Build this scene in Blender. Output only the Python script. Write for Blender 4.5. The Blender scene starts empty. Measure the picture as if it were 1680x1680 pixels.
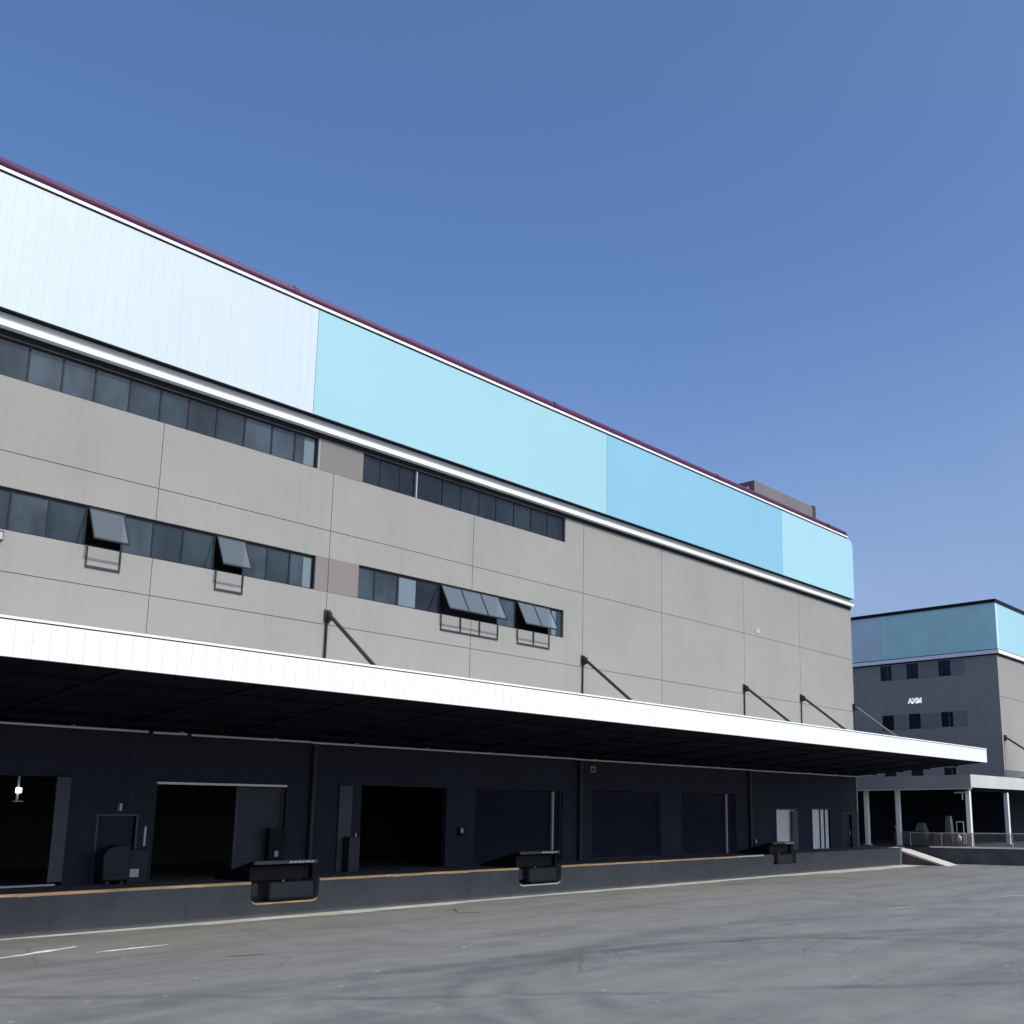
import bpy, math, random
from mathutils import Vector, Matrix
random.seed(7)
R = math.radians
scene = bpy.context.scene
C = scene.collection

# ------------------------------------------------------------------ camera, sky, sun, exposure
CAM_H, PX, PY, FOC = 3.6, 1040.0, 1016.0, 1701.0
pitch = math.atan2(324.0, FOC); head = R(38.97)
fwd = Vector((math.cos(head)*math.cos(pitch), math.sin(head)*math.cos(pitch), math.sin(pitch)))
rgt = Vector((math.sin(head), -math.cos(head), 0.0))
upv = rgt.cross(fwd)
cam = bpy.data.cameras.new('camera'); co = bpy.data.objects.new('camera', cam); C.objects.link(co)
co.matrix_world = Matrix(((rgt.x, upv.x, -fwd.x, 0), (rgt.y, upv.y, -fwd.y, 0), (rgt.z, upv.z, -fwd.z, CAM_H), (0, 0, 0, 1)))
cam.sensor_width = 36; cam.sensor_fit = 'HORIZONTAL'; cam.lens = 36*FOC/1680
cam.shift_x = (840-PX)/1680; cam.shift_y = (PY-840)/1680
cam.clip_start = .1; cam.clip_end = 3000
scene.camera = co

SUN_EL, SUN_AZ = R(46.6), R(3.0)          # azimuth measured from -Y towards +X
world = bpy.data.worlds.new('World'); scene.world = world; world.use_nodes = True
wn = world.node_tree; wn.nodes.clear()
wo = wn.nodes.new('ShaderNodeOutputWorld'); wb = wn.nodes.new('ShaderNodeBackground')
sk = wn.nodes.new('ShaderNodeTexSky'); sk.sky_type = 'NISHITA'; sk.sun_disc = False
sk.sun_elevation = SUN_EL; sk.sun_rotation = math.pi - SUN_AZ
sk.altitude = 100; sk.air_density = .8; sk.dust_density = 3.6; sk.ozone_density = 6.0
wb.inputs[1].default_value = 0.15
hs = wn.nodes.new('ShaderNodeHueSaturation'); hs.inputs['Saturation'].default_value = 1.08; hs.inputs['Hue'].default_value = .500
wn.links.new(sk.outputs[0], hs.inputs['Color']); 
# thin uneven haze low in the sky, over the whole horizon
tc = wn.nodes.new('ShaderNodeTexCoord'); sxyz = wn.nodes.new('ShaderNodeSeparateXYZ'); wn.links.new(tc.outputs['Generated'], sxyz.inputs[0])
hz = wn.nodes.new('ShaderNodeMapRange'); hz.interpolation_type = 'SMOOTHSTEP'
hz.inputs[1].default_value = .52; hz.inputs[2].default_value = .08; hz.inputs[3].default_value = 0; hz.inputs[4].default_value = .80; wn.links.new(sxyz.outputs[2], hz.inputs[0])
hn = wn.nodes.new('ShaderNodeTexNoise'); hn.inputs['Scale'].default_value = 2.6; hn.inputs['Detail'].default_value = 3; hn.inputs['Roughness'].default_value = .4; wn.links.new(tc.outputs['Generated'], hn.inputs['Vector'])
hr = wn.nodes.new('ShaderNodeMapRange'); hr.inputs[1].default_value = .35; hr.inputs[2].default_value = .65; hr.inputs[3].default_value = .3; hr.inputs[4].default_value = 1.0; wn.links.new(hn.outputs['Fac'], hr.inputs[0])
hm = wn.nodes.new('ShaderNodeMath'); hm.operation = 'MULTIPLY'; wn.links.new(hz.outputs[0], hm.inputs[0]); wn.links.new(hr.outputs[0], hm.inputs[1])
hx = wn.nodes.new('ShaderNodeMix'); hx.data_type = 'RGBA'; wn.links.new(hm.outputs[0], hx.inputs[0]); wn.links.new(hs.outputs[0], hx.inputs[6]); hx.inputs[7].default_value = (1.75, 2.15, 3.0, 1)
wn.links.new(hx.outputs[2], wb.inputs[0]); wn.links.new(wb.outputs[0], wo.inputs[0])
sl = bpy.data.lights.new('sun', 'SUN'); so = bpy.data.objects.new('sun', sl); C.objects.link(so)
sl.energy = 2.4; sl.angle = R(0.53); sl.color = (.985, .965, .86)
sd = Vector((math.sin(SUN_AZ)*math.cos(SUN_EL), -math.cos(SUN_AZ)*math.cos(SUN_EL), math.sin(SUN_EL)))
so.rotation_euler = sd.to_track_quat('Z', 'Y').to_euler()
so.location = (0, -30, 60)
scene.view_settings.view_transform = 'Standard'; scene.view_settings.look = 'None'
scene.view_settings.exposure = 0.45; scene.view_settings.gamma = 1.0
scene.render.engine = 'CYCLES'

# ------------------------------------------------------------------ materials
def nmat(name):
    m = bpy.data.materials.new(name); m.use_nodes = True
    nt = m.node_tree; b = nt.nodes['Principled BSDF']
    return m, nt, b
def mixc(nt, fac, a, b, mode='MIX'):
    n = nt.nodes.new('ShaderNodeMix'); n.data_type = 'RGBA'; n.blend_type = mode
    if isinstance(fac, (int, float)): n.inputs[0].default_value = fac
    else: nt.links.new(fac, n.inputs[0])
    for v, s in ((a, n.inputs[6]), (b, n.inputs[7])):
        if isinstance(v, tuple): s.default_value = (*v[:3], 1)
        else: nt.links.new(v, s)
    return n.outputs[2]
def math_(nt, op, a, b=0.0, c=0.0, clamp=False):
    n = nt.nodes.new('ShaderNodeMath'); n.operation = op; n.use_clamp = clamp
    for v, s in ((a, n.inputs[0]), (b, n.inputs[1]), (c, n.inputs[2])):
        if isinstance(v, (int, float)): s.default_value = v
        else: nt.links.new(v, s)
    return n.outputs[0]
def coords(nt, scale=(1, 1, 1)):
    t = nt.nodes.new('ShaderNodeNewGeometry'); mp = nt.nodes.new('ShaderNodeMapping')
    mp.inputs[3].default_value = scale; nt.links.new(t.outputs['Position'], mp.inputs[0])
    return mp.outputs[0]
def noise(nt, vec, scale, detail=4, rough=.55, dist=0.0):
    n = nt.nodes.new('ShaderNodeTexNoise'); n.inputs['Scale'].default_value = scale
    n.inputs['Detail'].default_value = detail; n.inputs['Roughness'].default_value = rough
    n.inputs['Distortion'].default_value = dist
    nt.links.new(vec, n.inputs['Vector']); return n.outputs['Fac']
def ramp(nt, fac, lo, hi, a=0.0, b=1.0):
    n = nt.nodes.new('ShaderNodeMapRange'); n.clamp = True
    n.inputs[1].default_value = lo; n.inputs[2].default_value = hi
    n.inputs[3].default_value = a; n.inputs[4].default_value = b
    nt.links.new(fac, n.inputs[0]); return n.outputs[0]
def bump(nt, b, h, strength=.2, dist=.02):
    n = nt.nodes.new('ShaderNodeBump'); n.inputs['Strength'].default_value = strength
    n.inputs['Distance'].default_value = dist
    nt.links.new(h, n.inputs['Height']); nt.links.new(n.outputs[0], b.inputs['Normal'])
def surf(name, col, rough=.7, metal=0.0, var=.08, streak=.0, grain=.04, bmp=.1, spec=.5, seam=None, seam_dark=.1, scale=.35):
    """painted / plain surface with blotches, fine grain, optional rain streaks and sheet seams"""
    m, nt, b = nmat(name)
    p = coords(nt); big = noise(nt, p, scale, 5); fine = noise(nt, p, 18, 3)
    k = math_(nt, 'ADD', ramp(nt, big, .3, .7, 1-var, 1+var), ramp(nt, fine, .3, .7, -grain, grain))
    if streak:
        ps = coords(nt, (2.2, 2.2, .07)); s = noise(nt, ps, 1.6, 5, .6)
        k = math_(nt, 'SUBTRACT', k, ramp(nt, s, .52, .78, 0, streak))
    if seam:
        axis, step, w = seam
        sx = nt.nodes.new('ShaderNodeSeparateXYZ'); nt.links.new(p, sx.inputs[0])
        f = math_(nt, 'FRACT', math_(nt, 'DIVIDE', sx.outputs[axis], step))
        line = math_(nt, 'LESS_THAN', f, w/step)
        k = math_(nt, 'MULTIPLY', k, math_(nt, 'SUBTRACT', 1.0, math_(nt, 'MULTIPLY', line, seam_dark)))
    cm = nt.nodes.new('ShaderNodeVectorMath'); cm.operation = 'SCALE'
    cm.inputs[0].default_value = col[:3]; nt.links.new(k, cm.inputs[3])
    nt.links.new(cm.outputs[0], b.inputs['Base Color'])
    b.inputs['Roughness'].default_value = rough; b.inputs['Metallic'].default_value = metal
    b.inputs['Specular IOR Level'].default_value = spec
    if bmp: bump(nt, b, fine, bmp, .01)
    return m
M = {}
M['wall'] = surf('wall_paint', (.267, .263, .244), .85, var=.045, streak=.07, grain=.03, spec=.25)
M['joint'] = surf('joint_sealant', (.15, .15, .15), .9)
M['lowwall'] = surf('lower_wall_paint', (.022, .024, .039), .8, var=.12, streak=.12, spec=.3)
M['greyplate'] = surf('grey_plate', (.36, .37, .37), .6)
M['plinth'] = surf('plinth_paint', (.10, .103, .105), .85, streak=.1)
M['white'] = surf('white_sheet', (.74, .745, .745), .45, var=.01, streak=.02, grain=.01, seam=(0, .42, .014), seam_dark=.42, bmp=0)
M['whitetrim'] = surf('white_trim', (.82, .83, .84), .4, var=.03, bmp=0)
M['greytrim'] = surf('grey_trim', (.42, .435, .44), .5, var=.05, bmp=0)
M['blue0'] = surf('pale_sheet', (.50, .575, .615), .42, var=.012, grain=.01, streak=.05, seam=(0, .42, .018), seam_dark=.15, bmp=0)
M['blue1'] = surf('light_blue_sheet', (.290, .51, .57), .42, var=.015, grain=.01, seam=(0, .42, .010), seam_dark=.05, bmp=0)
M['blue2'] = surf('sky_blue_sheet', (.200, .430, .555), .42, var=.02, grain=.01, streak=.03, seam=(0, 5.0, .03), seam_dark=.06, bmp=0)
M['blue3'] = surf('ice_blue_sheet', (.318, .546, .625), .42, var=.015, grain=.01, streak=.03, bmp=0)
M['crimson'] = surf('maroon_pipe_paint', (.085, .018, .07), .6, var=.1, bmp=0)
M['darktrim'] = surf('dark_trim', (.008, .009, .014), .7, spec=.2)
M['frame'] = surf('window_frame', (.008, .010, .016), .55, bmp=0, spec=.3)
M['framelight'] = surf('light_window_frame', (.36, .42, .45), .4, bmp=0)
M['infill'] = surf('infill_grey', (.170, .160, .146), .8, var=.03)
M['infill2'] = surf('infill_mauve', (.178, .158, .150), .8, var=.03)
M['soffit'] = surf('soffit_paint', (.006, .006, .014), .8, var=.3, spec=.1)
M['beam'] = surf('beam_paint', (.009, .009, .018), .7, spec=.12)
M['black'] = surf('soot_black_steel', (.006, .006, .007), .6, spec=.2)
M['steel'] = surf('black_steel', (.018, .018, .02), .5, var=.15)
M['galv'] = surf('galvanised', (.42, .43, .44), .4, .5, var=.12)
M['pipe'] = surf('pale_pipe', (.80, .77, .74), .5, var=.1, bmp=0)
M['pvc'] = surf('dark_downpipe', (.013, .014, .02), .5)
M['dock'] = surf('dock_concrete', (.073, .077, .082), .9, var=.14, streak=.16, grain=.06, bmp=.3, scale=.7)
M['dockdark'] = surf('old_dark_concrete', (.085, .087, .09), .92, var=.25, grain=.12, bmp=.4, scale=.9)
M['deck'] = surf('deck_concrete', (.05, .05, .052), .8, var=.15, grain=.05)
M['rubber'] = surf('rubber', (.022, .024, .026), .75, var=.2)
M['navy'] = surf('navy_shutter', (.004, .005, .016), .5, var=.12)
M['doorgrey'] = surf('grey_door_sheet', (.055, .057, .072), .6, var=.08)
M['doorlight'] = surf('pale_door', (.82, .84, .82), .6, var=.05)
M['room'] = surf('room_dark', (.05, .05, .055), .9)
M['ochre'] = surf('worn_yellow_edge', (.62, .40, .19), .8, var=.3, grain=.15, scale=.9)
M['farEdge'] = surf('sunlit_edge_tone', (.85, .83, .80), .8, var=.08)  # whitened: sunlight on the far dock edge put into its colour
M['paleedge'] = surf('pale_edge', (.66, .63, .58), .8, var=.15)
M['apron'] = surf('pale_apron', (.43, .42, .39), .9, var=.22, grain=.08, scale=.8, bmp=.3)
M['ramp'] = surf('ramp_concrete', (.44, .42, .40), .9, var=.1, grain=.06, bmp=.3)
M['columnwhite'] = surf('column_paint', (.47, .47, .47), .6, streak=.1)
M['post'] = surf('white_post_paint', (.70, .70, .69), .6, streak=.06)
M['brown'] = surf('brown_pallet_wood', (.34, .21, .18), .85, var=.3, scale=1.5)
M['letter'] = surf('white_letter', (.85, .85, .85), .5, bmp=0)
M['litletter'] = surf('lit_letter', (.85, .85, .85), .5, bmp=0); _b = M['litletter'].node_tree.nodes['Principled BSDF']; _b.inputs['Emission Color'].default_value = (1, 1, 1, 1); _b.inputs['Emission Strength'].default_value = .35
M['plate'] = surf('sign_plate', (.4, .42, .44), .5, bmp=0)
M['roofhouse'] = surf('roof_sheet_grey', (.145, .135, .128), .6, seam=(0, .5, .03), seam_dark=.12)
M['bluebin'] = surf('dark_blue_plastic', (.003, .004, .012), .6, bmp=0)
M['plaster'] = surf('pale_curtain', (.12, .17, .20), .8)

def glass_dark(name, col, rough=.08):
    m, nt, b = nmat(name)
    p = coords(nt, (1, 1, .5)); n = noise(nt, p, .55, 3)
    c = mixc(nt, ramp(nt, n, .35, .65), tuple(x*.55 for x in col), tuple(x*1.7 for x in col))  # noise puts uneven reflections into the glass colour
    nt.links.new(c, b.inputs['Base Color']); b.inputs['Roughness'].default_value = rough
    b.inputs['IOR'].default_value = 1.45
    bump(nt, b, noise(nt, coords(nt), .9, 2), .05, .3)
    return m
GD = [glass_dark('tinted_glass_a', (.016, .026, .032)), glass_dark('tinted_glass_b', (.034, .047, .058)), glass_dark('tinted_glass_c', (.010, .015, .020))]
GBV = glass_dark('shaded_glass', (.01, .012, .02))
m, nt, b = nmat('open_pane_glass')
tr = nt.nodes.new('ShaderNodeBsdfTransparent'); gl = nt.nodes.new('ShaderNodeBsdfGlossy'); mx = nt.nodes.new('ShaderNodeMixShader')
df = nt.nodes.new('ShaderNodeBsdfDiffuse'); mx2 = nt.nodes.new('ShaderNodeMixShader')
tr.inputs[0].default_value = (.93, .95, .96, 1); gl.inputs[0].default_value = (.62, .66, .66, 1); gl.inputs['Roughness'].default_value = .05
df.inputs[0].default_value = (.36, .41, .42, 1)
lwt = nt.nodes.new('ShaderNodeLayerWeight'); lwt.inputs[0].default_value = .5; nt.links.new(math_(nt, 'MULTIPLY', lwt.outputs['Facing'], .7, clamp=True), mx.inputs[0]); nt.links.new(tr.outputs[0], mx.inputs[1]); nt.links.new(gl.outputs[0], mx.inputs[2])
nt.links.new(math_(nt, 'MULTIPLY', lwt.outputs['Facing'], .45, clamp=True), mx2.inputs[0]); nt.links.new(mx.outputs[0], mx2.inputs[1]); nt.links.new(df.outputs[0], mx2.inputs[2])
nt.links.new(mx2.outputs[0], nt.nodes['Material Output'].inputs[0]); M['openpane'] = m
m, nt, b = nmat('lamp_glow'); b.inputs['Base Color'].default_value = (.9, .9, .9, 1)
b.inputs['Emission Color'].default_value = (1, 1, .97, 1); b.inputs['Emission Strength'].default_value = 2.5; M['lamp'] = m

# yard surface: worn concrete/asphalt, patches, tyre marks where trucks swing to the dock
m, nt, b = nmat('yard_surface')
geo = nt.nodes.new('ShaderNodeNewGeometry'); P = geo.outputs['Position']
wobn = nt.nodes.new('ShaderNodeTexNoise'); wobn.inputs['Scale'].default_value = .25; nt.links.new(P, wobn.inputs['Vector'])
wob = nt.nodes.new('ShaderNodeVectorMath'); wob.operation = 'MULTIPLY_ADD'
nt.links.new(wobn.outputs['Color'], wob.inputs[0]); wob.inputs[1].default_value = (1.1, 1.1, 0); nt.links.new(P, wob.inputs[2])
PW = wob.outputs[0]
big = noise(nt, P, .09, 5, .6); mid = noise(nt, P, .55, 6, .65, .4); fin = noise(nt, P, 6, 4, .6); gr = noise(nt, P, 45, 3, .6)
base = mixc(nt, ramp(nt, big, .35, .65), (.182, .179, .158), (.152, .153, .140))
base = mixc(nt, ramp(nt, mid, .40, .72), base, (.205, .203, .190))
def swipe(rot, sc, scale, dist, lo, hi, k, col):
    global base
    q = nt.nodes.new('ShaderNodeMapping'); q.inputs[2].default_value = (0, 0, R(rot)); q.inputs[3].default_value = sc; nt.links.new(P, q.inputs[0])
    base = mixc(nt, ramp(nt, noise(nt, q.outputs[0], scale, 5, .62, dist), lo, hi, 0, k), base, col)
patch = noise(nt, P, .28, 6, .7, .8)
base = mixc(nt, ramp(nt, patch, .50, .60, 0, .5), base, (.098, .102, .102))
swipe(44, (.10, .75, 1), .9, .5, .46, .70, .60, (.088, .090, .092))
swipe(30, (.12, .9, 1), .8, .6, .52, .70, .60, (.20, .197, .185))
swipe(52, (.07, 1.6, 1), 1.0, .3, .60, .72, .40, (.072, .074, .078))
def ring(cx, cy, r, w, lo=.34, hi=.56, k=.55):
    sub = nt.nodes.new('ShaderNodeVectorMath'); sub.operation = 'SUBTRACT'; nt.links.new(PW, sub.inputs[0]); sub.inputs[1].default_value = (cx+.55, cy+.55, 0)
    sp = nt.nodes.new('ShaderNodeVectorMath'); sp.operation = 'MULTIPLY'; nt.links.new(sub.outputs[0], sp.inputs[0]); sp.inputs[1].default_value = (1, 1, 0)
    ln = nt.nodes.new('ShaderNodeVectorMath'); ln.operation = 'LENGTH'; nt.links.new(sp.outputs[0], ln.inputs[0])
    d = math_(nt, 'ABSOLUTE', math_(nt, 'SUBTRACT', ln.outputs['Value'], r))
    band = ramp(nt, d, w*.1, w, 1, 0)
    return math_(nt, 'MULTIPLY', math_(nt, 'MULTIPLY', band, ramp(nt, mid, lo, hi)), k)
def circ(p, q, sag):
    """circle through p and q whose middle bulges by sag to the left of p->q"""
    d = Vector(q)-Vector(p); L = d.length; rr = (L*L/4+sag*sag)/(2*abs(sag)); nn = Vector((-d.y, d.x)).normalized()*(1 if sag > 0 else -1)
    c = (Vector(p)+Vector(q))/2 + nn*(abs(sag)-rr); return c.x, c.y, rr
for p, q, sag, w, k in (((15.2, 16.6), (24.4, 8.5), -.3, .30, .7), ((26.2, 18.0), (36.1, 12.5), .4, .8, .65), ((28, 16.2), (35.5, 11.4), .3, .6, .5),
                      ((17.0, 15.2), (28.0, 21.1), 1.6, .5, .4), ((14.8, 14.4), (22.5, 19.1), 1.3, .45, .5), ((14.0, 15.2), (21.5, 20.2), 1.3, .4, .45), ((37.7, 20), (50, 15.0), .6, 1.0, .35)):
    cx, cy, r_ = circ(p, q, sag)
    base = mixc(nt, ring(cx, cy, r_, w, k=k), base, (.052, .054, .058))
pale = noise(nt, P, .42, 6, .7, 1.0)
base = mixc(nt, ramp(nt, pale, .56, .68, 0, .45), base, (.235, .232, .215))
base = mixc(nt, ramp(nt, fin, .62, .8, 0, .3), base, (.22, .22, .21))
spk = nt.nodes.new('ShaderNodeTexVoronoi'); spk.inputs['Scale'].default_value = .8; nt.links.new(P, spk.inputs['Vector'])
base = mixc(nt, math_(nt, 'MULTIPLY', math_(nt, 'LESS_THAN', spk.outputs['Distance'], .055), .6), base, (.42, .41, .39))
cv_ = nt.nodes.new('ShaderNodeTexVoronoi'); cv_.feature = 'DISTANCE_TO_EDGE'; cv_.inputs['Scale'].default_value = .16; nt.links.new(PW, cv_.inputs['Vector'])
base = mixc(nt, math_(nt, 'MULTIPLY', ramp(nt, cv_.outputs['Distance'], .002, .006, 1, 0), ramp(nt, big, .44, .56, 0, .5)), base, (.06, .062, .06))
base = mixc(nt, .26, base, ramp(nt, gr, .3, .7, .06, .21), 'MIX')
nt.links.new(base, b.inputs['Base Color']); b.inputs['Roughness'].default_value = .88; b.inputs['Specular IOR Level'].default_value = .3
bump(nt, b, math_(nt, 'ADD', fin, math_(nt, 'MULTIPLY', gr, .4)), .35, .02)
M['yard'] = m

# ------------------------------------------------------------------ mesh builder
ROOT = {}
class MB:
    def __init__(s): s.v = []; s.f = []; s.m = []
    def quad(s, *p, mi=0):
        n = len(s.v); s.v += [tuple(q) for q in p]; s.f.append(tuple(range(n, n+len(p)))); s.m.append(mi); return s
    def box(s, x0, x1, y0, y1, z0, z1, mi=0):
        n = len(s.v); s.v += [(x, y, z) for z in (z0, z1) for y in (y0, y1) for x in (x0, x1)]
        for f in ((0, 2, 3, 1), (4, 5, 7, 6), (0, 1, 5, 4), (2, 6, 7, 3), (0, 4, 6, 2), (1, 3, 7, 5)):
            s.f.append(tuple(n+i for i in f)); s.m.append(mi)
        return s
    def prism(s, pts, axis, a0, a1, mi=0):
        """extrude a 2D outline along an axis: axis x -> pts are (y,z); y -> (x,z); z -> (x,y)"""
        n = len(s.v); k = len(pts)
        def mk(p, a): return {'x': (a, p[0], p[1]), 'y': (p[0], a, p[1]), 'z': (p[0], p[1], a)}[axis]
        s.v += [mk(p, a0) for p in pts] + [mk(p, a1) for p in pts]
        s.f.append(tuple(n+i for i in range(k))); s.m.append(mi)
        s.f.append(tuple(n+k+i for i in reversed(range(k)))); s.m.append(mi)
        for i in range(k):
            j = (i+1) % k; s.f.append((n+i, n+k+i, n+k+j, n+j)); s.m.append(mi)
        return s
    def tube(s, p0, p1, r, r1=None, seg=12, mi=0):
        p0 = Vector(p0); p1 = Vector(p1); r1 = r if r1 is None else r1
        d = (p1-p0).normalized(); a = d.orthogonal().normalized(); b_ = d.cross(a); n = len(s.v)
        for p, q in ((p0, r), (p1, r1)):
            for i in range(seg):
                t = 2*math.pi*i/seg; s.v.append(tuple(p + a*math.cos(t)*q + b_*math.sin(t)*q))
        for i in range(seg):
            j = (i+1) % seg; s.f.append((n+i, n+j, n+seg+j, n+seg+i)); s.m.append(mi)
        s.f.append(tuple(n+i for i in reversed(range(seg)))); s.m.append(mi)
        s.f.append(tuple(n+seg+i for i in range(seg))); s.m.append(mi)
        return s
    def bar(s, p0, p1, w, h, mi=0):
        """rectangular bar between two points, in the x=const plane (w along x, h across)"""
        p0 = Vector(p0); p1 = Vector(p1); d = (p1-p0).normalized(); a = Vector((1, 0, 0)); b_ = d.cross(a).normalized(); n = len(s.v)
        for p in (p0, p1):
            for u, v in ((-1, -1), (1, -1), (1, 1), (-1, 1)): s.v.append(tuple(p + a*u*w/2 + b_*v*h/2))
        for f in ((0, 1, 2, 3), (7, 6, 5, 4), (0, 4, 5, 1), (1, 5, 6, 2), (2, 6, 7, 3), (3, 7, 4, 0)):
            s.f.append(tuple(n+i for i in f)); s.m.append(mi)
        return s
    def grid(s, u0, u1, z0, z1, holes, joints, depth, plane, pos, jd=.03, sign=1):
        """wall skin with rectangular holes (reveals built) and recessed joints; plane 'y' or 'x'. sign: direction into the wall"""
        us = {u0, u1}; zs = {z0, z1}
        for a, b_, c, d in holes: us |= {max(u0, a), min(u1, b_)}; zs |= {max(z0, c), min(z1, d)}
        for a, b_, c, d in joints: us |= {max(u0, a), min(u1, b_)}; zs |= {max(z0, c), min(z1, d)}
        us = sorted(us); zs = sorted(zs)
        def pt(u, w, z): return (u, pos+sign*w, z) if plane == 'y' else (pos+sign*w, u, z)
        def hit(lst, u, z): return any(a < u < b_ and c < z < d for a, b_, c, d in lst)
        K = {}
        for i in range(len(us)-1):
            for j in range(len(zs)-1):
                u = (us[i]+us[i+1])/2; z = (zs[j]+zs[j+1])/2
                K[i, j] = 2 if hit(holes, u, z) else (1 if hit(joints, u, z) else 0)
        D = {0: 0, 1: jd, 2: depth}
        for (i, j), k in K.items():
            a, b_, c, d = us[i], us[i+1], zs[j], zs[j+1]
            if k < 2: s.quad(pt(a, D[k], c), pt(b_, D[k], c), pt(b_, D[k], d), pt(a, D[k], d), mi=k)
            for di, dj in ((1, 0), (0, 1)):
                k2 = K.get((i+di, j+dj))
                if k2 is None or k2 == k: continue
                w0, w1 = sorted((D[k], D[k2]))
                if di: s.quad(pt(b_, w0, c), pt(b_, w1, c), pt(b_, w1, d), pt(b_, w0, d), mi=0 if w1 > jd else 1)
                else: s.quad(pt(a, w0, d), pt(b_, w0, d), pt(b_, w1, d), pt(a, w1, d), mi=0 if w1 > jd else 1)
        return s
    def build(s, name, mats, parent=None, loc=None, smooth=False, bevel=0, label=None):
        me = bpy.data.meshes.new(name)
        base = Vector(loc) if loc is not None else (Vector(ROOT[parent.name]) if parent is not None else Vector((0, 0, 0)))
        me.from_pydata([tuple(Vector(v)-base) for v in s.v], [], s.f); me.update()
        for mm in (mats if isinstance(mats, (list, tuple)) else [mats]): me.materials.append(mm)
        for p, i in zip(me.polygons, s.m): p.material_index = i; p.use_smooth = smooth
        o = bpy.data.objects.new(name, me); C.objects.link(o)
        ROOT[o.name] = base
        if parent is not None: o.parent = parent
        else: o.location = base
        if bevel:
            bv = o.modifiers.new('bevel', 'BEVEL'); bv.width = bevel; bv.segments = 2; bv.limit_method = 'ANGLE'; bv.angle_limit = R(40)
        if label: o['label'] = label
        return o
def thing(name, loc, label, cat, group=None, rz=0):
    o = bpy.data.objects.new(name, None); C.objects.link(o); o.location = loc; o.rotation_euler = (0, 0, rz)
    o.empty_display_size = .3; ROOT[o.name] = Vector(loc); tag(o, label, cat, group); return o
def tag(o, label, cat, group=None):
    o['label'] = label; o['category'] = cat
    if group: o['group'] = group
    return o
def struct(o): o['kind'] = 'structure'; return o
def copy_thing(src, loc, label):
    c = src.copy(); C.objects.link(c); c.location = loc; c['label'] = label
    for ch in src.children:
        d = ch.copy(); C.objects.link(d); d.parent = c
        for g in ch.children:
            e = g.copy(); C.objects.link(e); e.parent = d
    return c

# ------------------------------------------------------------------ the ground
g = MB(); g.quad((-400, -400, 0), (700, -400, 0), (700, 700, 0), (-400, 700, 0))
struct(g.build('ground', M['yard']))
a = MB(); n = 170; top = []
for i in range(n+1):
    x = -10 + 85.9*i/n; w = .8 + .22*math.sin(x*.31) + .10*math.sin(x*1.3+1) + random.uniform(-.04, .04)
    if x < 19: w = .3 + .05*max(0, x-12)
    if x > 50: w += (x-50)*.045
    top.append((x, 35.0-w))
for i in range(n): a.quad((top[i][0], top[i][1], .006), (top[i+1][0], top[i+1][1], .006), (top[i+1][0], 35.0, .012), (top[i][0], 35.0, .012))
struct(a.build('concrete_apron', M['apron']))
M['paint'] = surf('worn_road_paint', (.62, .61, .58), .8, var=.3, scale=2)
M['crack'] = surf('dark_crack_filler', (.045, .045, .045), .9, var=.3, scale=2)
def streak(name, x0, y0, x1, y1, w, mat, z=.005, k=12):
    m = MB(); d = Vector((x1-x0, y1-y0)); nrm = Vector((-d.y, d.x)).normalized(); L = []
    for i in range(k+1):
        t = i/k; c = Vector((x0, y0))+d*t + nrm*random.uniform(-.03, .03); ww = w*(math.sin(math.pi*min(max(t, .04), .96)))**.5*random.uniform(.6, 1)
        L.append((c+nrm*ww/2, c-nrm*ww/2))
    for i in range(k): m.quad((*L[i][0], z), (*L[i+1][0], z), (*L[i+1][1], z), (*L[i][1], z))
    return struct(m.build(name, mat))
streak('road_marking', 11.4, 30.3, 13.8, 31.4, .34, M['paint'])
streak('road_marking', 13.55, 29.65, 15.7, 29.85, .26, M['paint'])
streak('ground_crack', 28.75, 32.55, 27.65, 31.0, .10, M['crack'])
streak('ground_crack', 27.5, 30.9, 28.5, 30.4, .24, M['crack'])
streak('ground_crack', 48.0, 32.6, 49.4, 31.6, .55, M['crack'])
streak('ground_crack', 55.8, 31.8, 57.9, 30.2, .45, M['crack'])
streak('ground_crack', 26.0, 18.0, 27.0, 17.3, .26, M['crack'])
streak('ground_crack', 15.3, 26.1, 16.3, 25.8, .18, M['crack'])
streak('road_marking', 48.7, 17.9, 50.6, 17.0, .22, M['apron'])
streak('road_marking', 39.6, 19.0, 41.4, 18.6, .16, M['apron'])

# ------------------------------------------------------------------ main warehouse
YF, XR, XL = 38.5, 75.7, -10.0
WH = thing('warehouse', (33, YF, 0), 'long sunlit grey warehouse with a pale blue upper band, white canopy and loading doors', 'warehouse')
JX = [1.9, 10.1, 18.35, 26.15, 34.6, 43.0, 50.35, 59.7, 67.3]
up_l = (XL, 25.3, 18.75, 20.2); up_r = (27.7, 41.46, 18.75, 20.2)
lo_l = (XL, 25.5, 13.3, 14.82); lo_r = (27.75, 41.4, 13.3, 14.85)
holes = [up_l, up_r, lo_l, lo_r]
jw = .014
joints = [(x-jw, x+jw, 6.9, 21.0) for x in JX] + [(XL, XR, 16.08-jw, 16.08+jw), (XL, XR, 11.85-jw, 11.85+jw)]
w = MB(); w.grid(XL, XR, 6.9, 20.95, holes, joints, .28, 'y', YF)
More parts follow.
